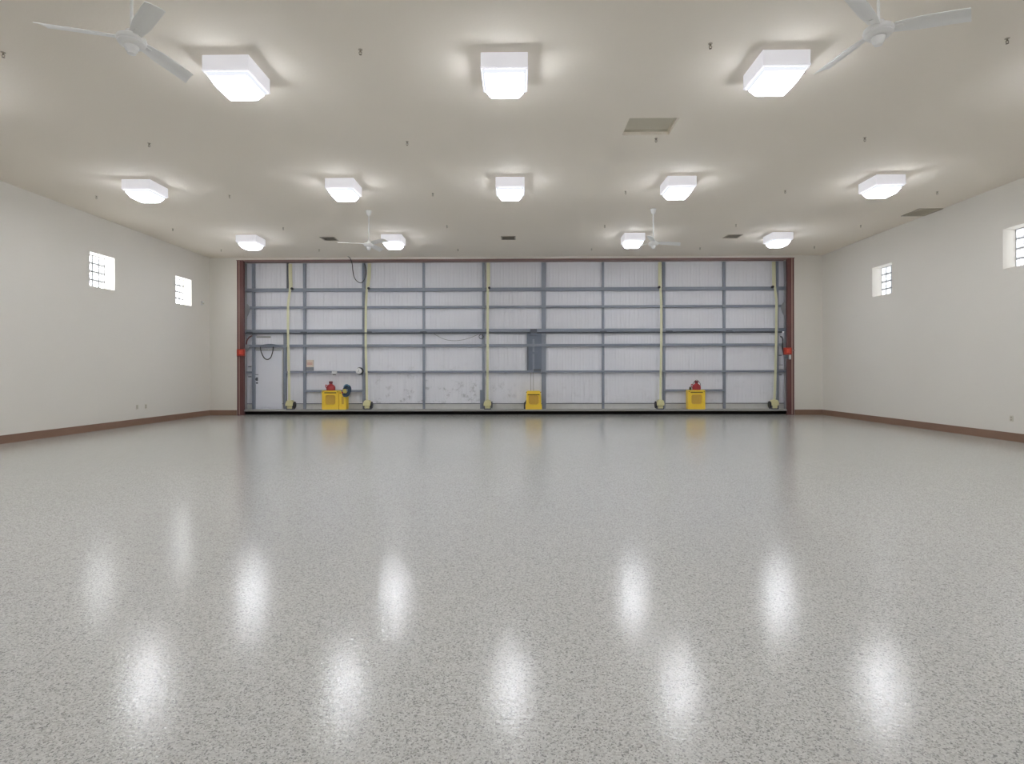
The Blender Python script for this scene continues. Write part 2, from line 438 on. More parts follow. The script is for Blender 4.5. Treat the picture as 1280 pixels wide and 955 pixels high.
def ribbed(bm, x0, x1, z0, z1, y, pitch=0.10, dep=0.004):
    xs = []; x = x0
    prof = [(0, 0), (0.62, 0), (0.70, dep), (0.92, dep)]
    while x < x1:
        for f, o in prof:
            if x + f*pitch < x1: xs.append((x+f*pitch, y-o))
        x += pitch
    xs.append((x1, y))
    a = [bm.verts.new((x, yy, z0)) for x, yy in xs]; b = [bm.verts.new((x, yy, z1)) for x, yy in xs]
    for i in range(len(xs)-1): bm.faces.new((a[i], a[i+1], b[i+1], b[i]))
    box(bm, x0, x1, y+0.002, y+0.06, z0, z1)
# pedestrian door opening
QX0, QX1 = X_(319.4, SK), X_(352.6, SK); QZ1 = Z_(436.2, SK); QZ0 = Z_(511.6, SK)
bm = B(); ribbed(bm, SX0, SX1, ZH+0.01, OZ-0.004, SK); tagp = dobj('upper_panel', bm, M['skin'])
bm = B()
ribbed(bm, SX0, QX0-0.012, Z0K, ZH-0.012, SK); ribbed(bm, QX0-0.012, QX1+0.012, QZ1+0.01, ZH-0.012, SK); ribbed(bm, QX1+0.012, SX1, Z0K, ZH-0.012, SK)
dobj('lower_panel', bm, M['skin'])
bm = B()
for a, b in ((SX0, QX0-0.012), (QX1+0.012, SX1)):
    box(bm, a, b, SK-0.012, SK+0.06, ZB1-0.04, Z0K-0.006)
kk = dobj('kick_panel', bm, M['kick'])
for a, b in ((SX0, QX0-0.012), (QX1+0.012, SX1)):
    bm = B(); box(bm, a, b, SK-0.03, SK+0.02, Z0K-0.010, Z0K+0.008); dobj('kick_ledge', bm, M['steel_dark'])
bm = B(); box(bm, PX0, PX1, D+0.04, SK+0.08, ZB0, ZB1, bevel=0.008); dobj('bottom_beam', bm, M['beam'])
bm = B(); box(bm, SX0, SX1, D+0.345, SK+0.06, 0.0, ZB0-0.001); dobj('rubber_seal', bm, M['seal'])
# rails
def rail(py, h, x0, x1, name='rail', y0=FR, mat='steel', lip=True):
    zc = Z_(py, y0); hz = h*y0/F/2
    bm = B(); box(bm, X_(x0), X_(x1), y0, SK-0.008, zc-hz, zc+hz, bevel=0.004)
    if lip: box(bm, X_(x0)+0.01, X_(x1)-0.01, y0-0.018, y0+0.002, zc-hz, zc-hz+0.014)
    return dobj(name, bm, M[mat])
LX, RX = 307.2, 982.4
rail(361.5, 4.2, LX, RX); rail(383.4, 2.9, LX+3, RX-3); rail(412.9, 3.8, LX, RX, y0=FR-0.03)
rail(431.6, 3.2, LX, RX); rail(464.5, 2.5, 357, RX); rail(464.9, 2.5, LX, 315)
rail(488.4, 2.6, 380.2, 454.3); rail(488.3, 2.6, 830.3, 905.9)
bm = B(); box(bm, PX0, PX1, FR+0.0, SK-0.008, ZH-0.03, ZH+0.012); dobj('fold_gap', bm, M['steel_dark'])
# posts
def post(px, w, y0=328, y1=511.4, mat='steel', f=FR+0.012):
    x = X_(px); hw = w*f/F/2
    zt_ = min(Z_(y0), OZ-0.004); zb_ = max(Z_(y1, f), ZB1+0.001)
    bm = B(); box(bm, x-hw, x+hw, f, SK-0.006, zb_, zt_, bevel=0.004)
    box(bm, x-hw, x-hw+0.012, f-0.010, f+0.002, zb_, zt_)
    return dobj('post', bm, M[mat])
for px, w in ((380.2, 2.9), (454.4, 3.0), (529.5, 2.8), (604.3, 2.9), (754.1, 2.8), (830.3, 2.9), (905.9, 2.9), (972.2, 2.9)):
    post(px, w)
post(679.8, 5.4)
post(316.4, 3.2); post(355.7, 3.1, 416)
post(602.0, 4.2, 487.5); 
post(305.9, 3.0, mat='steel_side'); post(982.4, 2.2, mat='steel_side')
post(359.3, 2.0, 327, 361, mat='steel_dark')
# hinge brackets along the fold and end plates
for px in (380.2, 529.5, 667, 754.1, 836, 911, 312.5, 461):
    x = X_(px); bm = B()
    box(bm, x-0.11, x+0.11, FR-0.05, FR-0.028, ZH+0.01, ZH+0.045, bevel=0.004)
    lathe(bm, [(0.022, -0.13), (0.022, 0.13)], (x, FR-0.05, ZH-0.005), 10, 'x')
    dobj('hinge', bm, M['steel_dark'], smooth=True)
for s, px in ((1, 307.4), (-1, 981.4)):
    x = X_(px); zc = Z_(386)
    bm = B(); prism(bm, [(x, zc+0.16), (x+s*0.07, zc+0.18), (x+s*0.13, zc+0.08), (x+s*0.14, zc-0.02), (x+s*0.09, zc-0.17), (x+s*0.03, zc-0.27), (x, zc-0.25)], FR-0.02, FR+0.005)
    dobj('end_plate', bm, M['steel_side'])
    zc = Z_(433); bm = B(); prism(bm, [(x, zc+0.10), (x+s*0.10, zc+0.06), (x+s*0.14, zc-0.01), (x+s*0.07, zc-0.14), (x, zc-0.18)], FR-0.03, FR-0.01)
    dobj('end_plate', bm, M['steel_side'])
for px, py in ((310.8, 457.6), (310.8, 470.4), (976.4, 444.8), (976.4, 469.2)):
    x, z = X_(px), Z_(py); bm = B(); box(bm, x-0.055, x+0.055, SK-0.03, SK-0.008, z-0.014, z+0.014, bevel=0.003)
    dobj('latch', bm, M['steel_dark'])
x, z = X_(977), Z_(459.6); bm = B(); box(bm, x-0.07, x+0.07, SK-0.04, SK-0.008, z-0.07, z+0.07, bevel=0.004); dobj('white_cover', bm, M['white'])
for dz in (0.078, -0.078):
    bm = B(); box(bm, x-0.07, x+0.07, SK-0.045, SK-0.01, z+dz-0.007, z+dz+0.007); dobj('latch', bm, M['steel_dark'])
# centre mounting plate
bm = B(); box(bm, X_(658.6), X_(677.5), FR+0.004, FR+0.03, Z_(463.6), ZH-0.005, bevel=0.004)
plate = dobj('mount_plate', bm, M['steel_plate'])
def pobj(name, bm, mat):
    o = obj(name, bm, mat, plate); return o
def bx(px0, px1, py0, py1, y0, y1, bev=0.004):
    bm = B(); box(bm, X_(px0), X_(px1), y0, y1, Z_(py1), Z_(py0), bevel=bev); return bm
pobj('bracket', bx(662.8, 671.2, 411.4, 416.3, FR-0.08, FR-0.035), M['steel_dark'])
pobj('bracket', bx(664, 671, 416.4, 419.6, FR-0.09, FR+0.002), M['steel_plate'])
pobj('latch_bar', bx(660.6, 671.6, 440.0, 442.2, FR-0.06, FR+0.002), M['steel_plate'])
pobj('guide_strip', bx(665.6, 668.0, 424, 463, FR-0.012, FR+0.002), M['steel'])
pobj('guide_strip', bx(658.8, 660.4, 433.5, 463, FR-0.012, FR+0.002), M['steel_dark'])
pobj('foot_bracket', bx(667, 676, 461.2, 464.6, FR-0.04, FR+0.002), M['steel_dark'])
for px in (663.2, 666.8):
    bm = B(); tube(bm, [(X_(px), FR+0.01, Z_(463)), (X_(px), FR-0.02, Z_(489.5))], 0.008, 6); pobj('drive_cable', bm, M['wire'])
bm = B(); prism(bm, [(X_(654.6), Z_(511.2)), (X_(657.4), Z_(511.2)), (X_(657.8), Z_(499.6)), (X_(656.6), Z_(501.5)), (X_(654.8), Z_(503.5))], FR-0.05, FR+0.01)
dobj('gusset', bm, M['steel_dark'])
# pedestrian door within the hangar door
bm = B(); box(bm, QX0, QX1, SK-0.012, SK+0.035, QZ0+0.005, QZ1-0.004, bevel=0.004)
pd = dobj('personnel_door', bm, M['door_white'])
tag(pd, 'plain white personnel door')
bm = B()
box(bm, QX0-0.04, QX0-0.010, SK-0.03, SK-0.008, QZ0, QZ1+0.03); box(bm, QX1+0.010, QX1+0.045, SK-0.03, SK-0.008, QZ0, QZ1+0.03); box(bm, QX0-0.04, QX1+0.045, SK-0.03, SK-0.008, QZ1+0.004, QZ1+0.03)
obj('door_frame', bm, M['kick'], pd)
bm = B(); box(bm, QX0-0.010, QX0-0.001, SK-0.004, SK+0.03, QZ0, QZ1); box(bm, QX1+0.001, QX1+0.010, SK-0.004, SK+0.03, QZ0, QZ1); box(bm, QX0, QX1, SK-0.004, SK+0.03, QZ1-0.003, QZ1+0.004)
obj('door_gap', bm, M['steel_dark'], pd)
hx, hz = X_(321.3, SK), Z_(473.4, SK)
bm = B(); lathe(bm, [(0.036, 0), (0.036, -0.012), (0.014, -0.014), (0.014, -0.045), (0.03, -0.05), (0.03, -0.07), (0.01, -0.075)], (hx, SK-0.012, hz), 16, 'y'); box(bm, hx-0.035, hx+0.035, SK-0.018, SK-0.012, hz-0.06, hz+0.06)
obj('door_knob', bm, M['steel_dark'], pd, smooth=True)
bm = B(); lathe(bm, [(0.032, 0), (0.032, -0.02), (0.012, -0.022), (0.012, -0.035)], (hx+0.005, SK-0.012, hz-0.13), 16, 'y'); obj('deadbolt', bm, M['steel_dark'], pd, smooth=True)
bm = B(); box(bm, hx-0.05, hx+0.05, SK-0.03, SK-0.012, hz+0.145, hz+0.165); obj('latch_plate', bm, M['steel_dark'], pd)
bm = B(); z = Z_(436.0, SK)
pts = [(X_(322 + 31*k/12), Z_(432.2) + 0.085*math.sin(PI*k/12)) for k in range(13)]
prism(bm, pts[::-1] + [(X_(322), Z_(432.4)), (X_(353), Z_(432.4))][:0], FR-0.03, FR-0.004)
obj('door_closer_cover', bm, M['steel_plate'], pd)
bm = B(); box(bm, X_(319), X_(350), SK-0.05, SK-0.012, Z_(437.8, SK), Z_(436.4, SK)); obj('door_head_bar', bm, M['steel_side'], pd)
bm = B(); box(bm, X_(319), X_(337), SK-0.02, SK-0.004, Z_(421.6, SK), Z_(419.6, SK)); dobj('grey_plate', bm, M['beam'])  # plain grey plate above the personnel door
for o in pd.children: o.matrix_parent_inverse = pd.matrix_parent_inverse.inverted() if False else Matrix.Identity(4)

# ------------------------------------------------------------------ lift straps hung in front of the framing
SY = D + 0.30
STR = [
 ('leftmost pale yellow lift strap, beside the personnel door', 362.0, 1, [(362.0, 327), (362.2, 345), (362.6, 360), (361.0, 374), (360.0, 386), (360.2, 431), (361.2, 470), (361.6, 500)]),
 ('pale yellow lift strap beside the black dial, second from the left', 458.8, 1, [(461.0, 327), (460.6, 345), (458.6, 361), (457.4, 384), (457.2, 431), (458.2, 470), (458.6, 500)]),
 ('pale yellow lift strap in the middle, left of the centre post', 609.4, 1, [(609.8, 326), (609.8, 361), (609.6, 384), (609.6, 431), (609.4, 470), (609.2, 501)]),
 ('pale yellow lift strap left of the yellow box with a red jug at right', 825.6, -1, [(825.6, 325), (825.6, 358), (826.6, 383), (826.6, 431), (826.0, 470), (825.6, 501)]),
 ('rightmost pale yellow lift strap, kinked near its top', 968.6, -1, [(968.0, 322), (968.2, 345), (968.6, 358), (970.4, 374), (970.6, 384), (970.0, 431), (969.2, 470), (968.0, 501)]),
]
def ribbon(bm, pts, w, t=0.005):
    prev = None
    for p in pts:
        ring = [bm.verts.new((p.x-w/2, p.y-t/2, p.z)), bm.verts.new((p.x+w/2, p.y-t/2, p.z)), bm.verts.new((p.x+w/2, p.y+t/2, p.z)), bm.verts.new((p.x-w/2, p.y+t/2, p.z))]
        if prev:
            for k in range(4): bm.faces.new((prev[k], prev[(k+1) % 4], ring[(k+1) % 4], ring[k]))
        else: bm.faces.new(ring)
        prev = ring
    bm.faces.new(prev)
for lab, bxp, s, pts in STR:
    P = [on_y(a, b, SY) for a, b in pts]
    P[0].z = OZ - 0.05
    base = on_y(bxp, 512.2, D+0.12)
    root = thing('lift_strap', (base.x, D+0.2, ZB1), lab, 'strap', 'lift straps on the hangar door')
    off = Vector(root.location)
    sm = [p - off for p in smooth_path(P, 6)]
    bm = B(); ribbon(bm, sm, 0.080); obj('webbing', bm, M['strap'], root)
    up = [Vector((p.x + (0.035 if s > 0 else -0.035), p.y+0.03, p.z)) for p in sm if p.z > Z_(360) - off.z]
    if len(up) > 2:
        bm = B(); ribbon(bm, up, 0.07); obj('webbing', bm, M['strap'], root)
    x0 = base.x - off.x
    # guide pulley on the top rail
    pz = Z_(360.0) - off.z; pxx = P[2].x - off.x + 0.055
    bm = B(); lathe(bm, [(0.012, -0.05), (0.042, -0.045), (0.042, 0.02), (0.012, 0.025)], (pxx if s > 0 else pxx-0.12, SY+0.04-off.y, pz), 14, 'y'); obj('pulley', bm, M['black'], root, smooth=True)
    # roller housing: rounded cream cover over a dark bracket
    hgt = 0.17; zc = 0.125
    bm = B(); prism(bm, [(x0-0.13, zc), (x0-0.135, zc+0.05), (x0-0.10, zc+0.15), (x0-0.07, zc+0.19), (x0+0.07, zc+0.19), (x0+0.10, zc+0.16), (x0+0.125, zc+0.06), (x0+0.12, zc)], -0.13, 0.06)
    bmesh.ops.bevel(bm, geom=bm.edges[:], offset=0.012, segments=2, affect='EDGES')
    obj('roller_cover', bm, M['cream'], root, smooth=True)
    bm = B(); box(bm, x0-0.115, x0+0.115, -0.10, 0.10, 0.0, 0.03, bevel=0.004); box(bm, x0-0.11, x0-0.09, -0.1, 0.08, 0.03, 0.13); box(bm, x0+0.09, x0+0.11, -0.1, 0.08, 0.03, 0.13); box(bm, x0-0.09, x0+0.09, 0.0, 0.06, 0.03, 0.124)
    obj('bracket', bm, M['steel_dark'], root)
    bm = B(); lathe(bm, [(0.05, -0.088), (0.06, -0.08), (0.06, 0.08), (0.05, 0.088)], (x0, -0.04, 0.075), 18, 'x'); obj('roller', bm, M['cream'], root, smooth=True)
    bm = B(); lathe(bm, [(0.02, 0), (0.115, 0.004), (0.12, 0.03), (0.02, 0.04)], (x0 + (0.128 if s > 0 else -0.168), -0.02, 0.15), 22, 'x'); obj('side_wheel', bm, M['black'], root, smooth=True)

# ------------------------------------------------------------------ yellow boxes on the bottom beam
def yellow_box(px0, px1, py0, label, depth=0.26, flare=0.0, mirror=1, narrow=False):
    Y0 = D + 0.065
    a = on_y(px0, 512.2, Y0); b = on_y(px1, 512.2, Y0); zt_ = on_y((px0+px1)/2, py0, Y0).z
    w = b.x - a.x; h = zt_ - ZB1 - 0.002
    root = thing('yellow_equipment_box', ((a.x+b.x)/2, Y0+depth/2, ZB1+0.001), label, 'box', None if (flare or narrow) else 'yellow boxes under the red jugs')
    y0, y1 = -depth/2, depth/2
    ow, oh = (w*0.62, h*0.50) if not narrow else (w*0.34, h*0.44)
    ocz = h*0.52
    # shell with a rounded recessed window: front ring + sides
    bm = B()
    n = 6
    if flare:
        outer = [(-w/2+flare, h-0.03), (-w/2+flare+0.03, h), (w/2-flare-0.03, h), (w/2-flare, h-0.03), (w/2-flare*0.5, h*0.30), (w/2, h*0.24), (w/2, 0), (-w/2, 0), (-w/2, h*0.24), (-w/2+flare*0.5, h*0.30)]
    else:
        outer = [(p[0], p[1]) for p in round_rect(w, h, 0.025, 3, 0, h/2)]
    inner = round_rect(ow, oh, min(ow, oh)*0.22, n, 0, ocz)
    # front face with hole through triangle fill
    vo = [bm.verts.new((x, y0, z)) for x, z in outer]; vi = [bm.verts.new((x, y0, z)) for x, z in inner]
    eo = [bm.edges.new((vo[i], vo[(i+1) % len(vo)])) for i in range(len(vo))]
    ei = [bm.edges.new((vi[i], vi[(i+1) % len(vi)])) for i in range(len(vi))]
    bmesh.ops.triangle_fill(bm, edges=eo+ei, use_beauty=True)
    vb = [bm.verts.new((x, y1, z)) for x, z in outer]
    for i in range(len(vo)):
        j = (i+1) % len(vo); bm.faces.new((vo[i], vb[i], vb[j], vo[j]))
    bm.faces.new(vb[::-1])
    vr = [bm.verts.new((x*0.97, y0+0.05, ocz+(z-ocz)*0.97)) for x, z in inner]
    for i in range(len(vi)):
        j = (i+1) % len(vi); bm.faces.new((vi[i], vr[i], vr[j], vi[j]))
    obj('housing', bm, M['yellow'], root)
    bm = B()
    prism(bm, [(x*0.96, ocz+(z-ocz)*0.96) for x, z in inner], y0+0.035, y0+0.049)
    k = int(ow/0.03)
    for i in range(1, k):
        x = -ow/2 + i*ow/k
        hh = oh*0.44
        box(bm, x-0.004, x+0.004, y0+0.028, y0+0.035, ocz-hh, ocz+hh)
    obj('mesh_grille', bm, M['yellow_mesh'], root)
    if not narrow:
        bm = B(); zz = h*0.885 if not flare else h*0.80
        box(bm, -w*0.36, w*0.36, y0-0.004, y0+0.01, zz-0.018, zz+0.018, bevel=0.003); obj('vent_slot', bm, M['olive'], root)
        bm = B(); box(bm, -w/2+0.03, w/2-0.03, y0-0.012, y0-0.001, 0.012, 0.05, bevel=0.004); obj('front_lip', bm, M['yellow'], root)
    for sx in (-1, 1):
        bm = B(); box(bm, sx*(w/2-0.10)-0.04, sx*(w/2-0.10)+0.04, y0+0.02, y1-0.02, 0, 0.012) if False else lathe(bm, [(0.012, 0), (0.016, 0.004), (0.016, 0.01)], (sx*(w/2-0.035), y0-0.006, h*0.93), 10, 'y'); obj('corner_screw', bm, M['olive'], root, smooth=True)
    return root, (a.x+b.x)/2, zt_, Y0 + depth/2
yb1 = yellow_box(402.4, 423.2, 488.2, 'yellow box carrying a red jug at left, beside a dark blue coil')
yb2 = yellow_box(423.9, 432.8, 489.6, 'narrow yellow box under the dark blue coil', narrow=True)
yb3 = yellow_box(656.9, 677.4, 488.6, 'flared yellow box below the grey centre mounting plate', flare=0.045)
yb4 = yellow_box(860.4, 881.6, 487.6, 'yellow box carrying a red jug at right, between two posts')

def jug(px, zbase, Y, label, s=1.0, mir=1):
    x = on_y(px, 485, Y).x
    root = thing('red_jug', (x, Y, zbase+0.001), label, 'jug', 'red jugs on the yellow boxes')
    bm = B(); lathe(bm, [(0.13*s, 0), (0.145*s, 0.012), (0.15*s, 0.08), (0.142*s, 0.13), (0.105*s, 0.18), (0.06*s, 0.205), (0.05*s, 0.22)], n=30); obj('body', bm, M['red'], root, smooth=True)
    bm = B(); lathe(bm, [(0.052*s, 0.221), (0.052*s, 0.235), (0.062*s, 0.24), (0.062*s, 0.30), (0.05*s, 0.31)], n=20); obj('cap', bm, paint('dark_red_cap', srgb(120, 56, 62), 0.5), root, smooth=True)
    bm = B(); tube(bm, smooth_path([(-mir*0.12*s, 0, 0.16), (-mir*0.17*s, 0, 0.19), (-mir*0.185*s, 0, 0.14), (-mir*0.165*s, 0, 0.10), (-mir*0.147*s, 0, 0.085)], 6), 0.013*s, 8); obj('handle', bm, M['red'], root, smooth=True)
    return root
jug(413.6, yb1[2], yb1[3], 'red jug with a tall dark cap, on the left yellow box')
r2_ = jug(870.6, yb4[2], yb4[3], 'red jug with a wire bail, on the right yellow box', 0.95)
bm = B(); tube(bm, smooth_path([(-0.13, 0, 0.12), (-0.12, -0.01, 0.22), (0, -0.015, 0.335), (0.12, -0.01, 0.22), (0.13, 0, 0.12)], 8), 0.007, 6); obj('bail', bm, M['black'], r2_, smooth=True)
xx = on_y(862.3, 485, yb4[3]).x
t_ = thing('small_can', (xx, yb4[3]-0.05, yb4[2]+0.001), 'small dark olive can left of the right red jug', 'can')
bm = B(); lathe(bm, [(0.034, 0), (0.036, 0.006), (0.036, 0.085), (0.030, 0.092)], n=16); obj('body', bm, paint('dark_olive', srgb(86, 84, 56), 0.5), t_, smooth=True)
bm = B(); lathe(bm, [(0.014, 0.092), (0.014, 0.115), (0.010, 0.12)], n=12); obj('cap', bm, M['black'], t_, smooth=True)

# dark blue coil leaning on the narrow box
cY = yb2[3]
cc = on_y(433.2, 488.6, cY - 0.02)
ct = thing('hose_coil', (cc.x, D+0.17, yb2[2]+0.012), 'dark blue coiled hose hanging over the narrow yellow box', 'hose')
oz = cc.z - yb2[2] - 0.012
bm = B()
for k in range(5):
    rx, rz = (0.115, 0.085, 0.055, 0.12, 0.10)[k], (0.185, 0.135, 0.085, 0.19, 0.16)[k]
    tilt = 0.35
    pts = []
    for q in range(36):
        a = 2*PI*q/36
        px_, pz_ = rx*math.cos(a), rz*math.sin(a)
        pts.append((0.06 + px_*math.cos(tilt) + pz_*math.sin(tilt), -0.203 + 0.015*k, oz + pz_*math.cos(tilt) - px_*math.sin(tilt)))
    tube(bm, pts, 0.026, 8, closed=True)
obj('coil', bm, M['teal'], ct, smooth=True)
bm = B(); tube(bm, smooth_path([(-0.02, -0.22, oz+0.14), (0.04, -0.235, oz+0.2), (0.10, -0.235, oz+0.21), (0.16, -0.225, oz+0.16)], 6), 0.024, 8); obj('hose_end', bm, M['teal_light'], ct, smooth=True)
bm = B(); box(bm, -0.05, 0.07, -0.25, -0.232, oz-0.07, oz+0.07, bevel=0.008); obj('yellow_reel_plate', bm, paint('faded_yellow_plate', srgb(206, 194, 112), 0.5), ct)
bm = B(); lathe(bm, [(0.03, 0), (0.03, -0.03), (0.015, -0.036)], (-0.06, -0.232, oz-0.05), 12, 'y'); obj('red_knob', bm, M['red'], ct, smooth=True)

# ------------------------------------------------------------------ small things on the door
p = on_y(386.6, 453.6, FR-0.01); q0 = on_y(382.4, 449.8, FR-0.01); q1 = on_y(390.8, 458.8, FR-0.01); q2 = on_y(390.8, 463.3, FR-0.01)
t_ = thing('notice_plate', (p.x, SK-0.02, q2.z), 'small beige notice plate with pink print above a grey box', 'notice')
w = (q1.x-q0.x)/2
bm = B(); box(bm, -w, w, -0.05, 0.012, q1.z-q2.z, q0.z-q2.z, bevel=0.006); obj('plate', bm, M['beige'], t_)
bm = B()
hh = q0.z - q1.z; zb_ = q1.z - q2.z
for f0, f1 in ((0.32, 0.40), (0.46, 0.54), (0.60, 0.66)):
    box(bm, -w*0.75, w*0.8, -0.053, -0.048, zb_+hh*f0, zb_+hh*f1)
obj('print_lines', bm, M['pink'], t_)
bm = B(); box(bm, -w, w, -0.06, 0.012, 0, zb_-0.004, bevel=0.006); obj('grey_tray', bm, M['grey_box'], t_)
p = on_y(418.1, 465.8, FR-0.03)
t_ = thing('junction_box', (p.x, FR-0.02, p.z-0.055), 'small white junction box on the rail above the left jug', 'electrical box')
bm = B(); box(bm, -0.085, 0.085, -0.04, 0.018, 0, 0.10, bevel=0.008); obj('body', bm, M['white'], t_)
bm = B(); box(bm, -0.05, 0.05, -0.035, 0.0, -0.02, -0.001, bevel=0.004); obj('socket_strip', bm, M['black'], t_)
p = on_y(448.9, 463.9, FR-0.06)
t_ = thing('round_dial', (p.x, FR-0.02, p.z), 'round white dial with a black rim beside a grey post', 'gauge')
bm = B(); lathe(bm, [(0.03, 0.014), (0.125, 0.012), (0.13, 0.0), (0.13, -0.03), (0.12, -0.035)], (0.02, 0, 0), 30, 'y'); obj('rim', bm, M['black'], t_, smooth=True)
bm = B(); lathe(bm, [(0.10, -0.034), (0.105, -0.05), (0.09, -0.056), (0.01, -0.057)], (-0.01, 0, -0.0), 30, 'y'); obj('face', bm, M['white'], t_, smooth=True)
bm = B(); box(bm, -0.012, 0.0, -0.062, -0.056, -0.01, 0.06); box(bm, -0.05, -0.006, -0.062, -0.056, -0.016, -0.006); obj('needle', bm, M['grey_box'], t_)

def cable(name, pts, r, mat, label, cat='cable', sub=10):
    P = smooth_path(pts, sub); o = P[0].copy()
    bm = B(); tube(bm, [p - o for p in P], r, 8)
    return tag(obj(name, bm, mat, loc=o, smooth=True), label, cat)
cy_ = D + 0.20
top = on_z(434.6, 320.6, H)
cable('hanging_cable', [Vector((top.x, top.y, H)), on_y(437.5, 322.6, D-0.08), on_y(440.2, 330, D+0.02), on_y(441.0, 338, D+0.1), on_y(443.0, 347, cy_), on_y(447.5, 352.4, cy_), on_y(452.5, 353.0, cy_), on_y(456.4, 347.5, cy_), on_y(457.6, 338, cy_), on_y(455.6, 329, FR-0.01)], 0.013, M['black'], 'black cable looping down from the ceiling to the door top')
cable('door_loop_cable', [on_y(325.4, 433.4, FR-0.035), on_y(326.6, 440, FR-0.06), on_y(330.0, 447, FR-0.07), on_y(334.0, 449.3, FR-0.07), on_y(338.2, 447, FR-0.07), on_y(340.8, 440, FR-0.06), on_y(341.7, 433.4, FR-0.035)], 0.016, M['black'], 'black cable loop hanging at the top of the personnel door')
cable('sagging_wire', [on_y(541.0, 416.6, FR-0.03), on_y(547, 420.0, FR-0.05), on_y(556, 424.2, FR-0.05), on_y(566.6, 425.9, FR-0.05), on_y(578, 424.9, FR-0.05), on_y(589, 421.8, FR-0.05), on_y(597.6, 418.0, FR-0.04)], 0.008, M['wire'], 'thin grey wire sagging below the fold of the hangar door', 'wire')
c = on_y(601.4, 420.8, FR-0.05)
bm = B()
for k in range(3):
    tube(bm, [(0.07*math.cos(2*PI*q/24), -0.014*k+0.02, 0.075*math.sin(2*PI*q/24)) for q in range(24)], 0.010, 8, closed=True)
box(bm, 0.06, 0.085, 0.0, 0.07, -0.01, 0.015)
tag(obj('cable_coil', bm, M['black'], loc=c, smooth=True), 'small black coil of cable hung beside a post', 'cable')
cable('brown_hose', [on_y(315.5, 419.5, FR-0.03), on_y(312.0, 421.4, FR-0.06), on_y(309.2, 425.0, FR-0.08), on_y(308.0, 430.5, FR-0.08)], 0.022, M['tan_red'], 'short brown hose curving over the left column side', 'hose')
cable('black_hose', [on_y(975.4, 420.6, FR-0.03), on_y(977.6, 421.8, FR-0.06), on_y(978.6, 425.5, FR-0.08), on_y(978.2, 433.5, FR-0.08), on_y(979.6, 441.5, D+0.06)], 0.020, M['black'], 'short black hose bending down to the right red box', 'hose')

# red control boxes on the columns
def red_box(px, py, label, right):
    p = on_y(px, py, D-0.06)
    t_ = thing('red_control_box', (p.x, D-0.013, p.z-0.11), label, 'control box', 'red boxes on the door columns')
    bm = B(); box(bm, -0.125, 0.125, -0.09, 0.0, 0.0, 0.22, bevel=0.014); obj('housing', bm, M['red_orange'], t_, smooth=True)
    bm = B(); box(bm, -0.045, 0.02, -0.105, -0.09, 0.05, 0.18, bevel=0.004); box(bm, 0.04, 0.075, -0.105, -0.09, 0.04, 0.19, bevel=0.004); obj('cover_plate', bm, paint('bright_red_cover', srgb(216, 84, 66), 0.35), t_)
    bm = B(); box(bm, -0.135, 0.135, -0.07, 0.0, -0.022, -0.001, bevel=0.004); obj('base_plate', bm, paint('dark_red_base', srgb(120, 48, 44), 0.5), t_)
    if right:
        bm = B(); box(bm, 0.05, 0.10, -0.075, -0.02, -0.17, -0.023, bevel=0.008); obj('white_switch', bm, M['white'], t_)
        bm = B(); lathe(bm, [(0.012, -0.16), (0.04, -0.15), (0.04, -0.03), (0.02, -0.023)], (-0.03, -0.045, 0), 14); obj('grey_plug', bm, M['steel_dark'], t_, smooth=True)
        bm = B(); tube(bm, [(0.10, -0.05, 0.14), (0.20, -0.06, 0.12), (0.24, -0.06, 0.13)], 0.012, 8); obj('lever', bm, M['brown_edge'], t_)
red_box(301.2, 440.6, 'red control box on the left brown column', False)
red_box(984.4, 438.6, 'red control box on the right brown column, white switch below', True)

# ------------------------------------------------------------------ wall outlets and sensor
def outlet(X, px, py, label):
    p = on_x(px, py, X); s = 1 if X < 0 else -1
    t_ = thing('wall_outlet', (X, p.y, p.z-0.06), label, 'outlet', 'outlets low on the side walls')
    bm = B(); box(bm, 0, s*0.008, -0.038, 0.038, 0, 0.12, bevel=0.003); obj('cover_plate', bm, M['outlet'], t_)
    for z in (0.035, 0.085):
        bm = B(); box(bm, s*0.008, s*0.012, -0.017, 0.017, z-0.015, z+0.015, bevel=0.001); obj('socket', bm, M['vent_grey'], t_)
outlet(-HALF, 171.4, 508.8, 'outlet low on the left wall, nearer the camera of the pair')
outlet(-HALF, 182.2, 508.0, 'outlet low on the left wall, farther from the camera of the pair')
outlet(HALF, 1264.5, 523.2, 'single outlet low on the right wall')
p = on_x(252.2, 379.3, -HALF)
t_ = thing('wall_sensor', (-HALF, p.y, p.z-0.05), 'small white sensor on the left wall beside the far window', 'sensor')
bm = B(); box(bm, 0, 0.05, -0.045, 0.045, 0, 0.12, bevel=0.012); obj('body', bm, M['white'], t_, smooth=True)
bm = B(); lathe(bm, [(0.03, 0.05), (0.028, 0.062), (0.012, 0.072)], (0, 0, 0.045), 14, 'x'); obj('sensor_lens', bm, M['outlet'], t_, smooth=True)

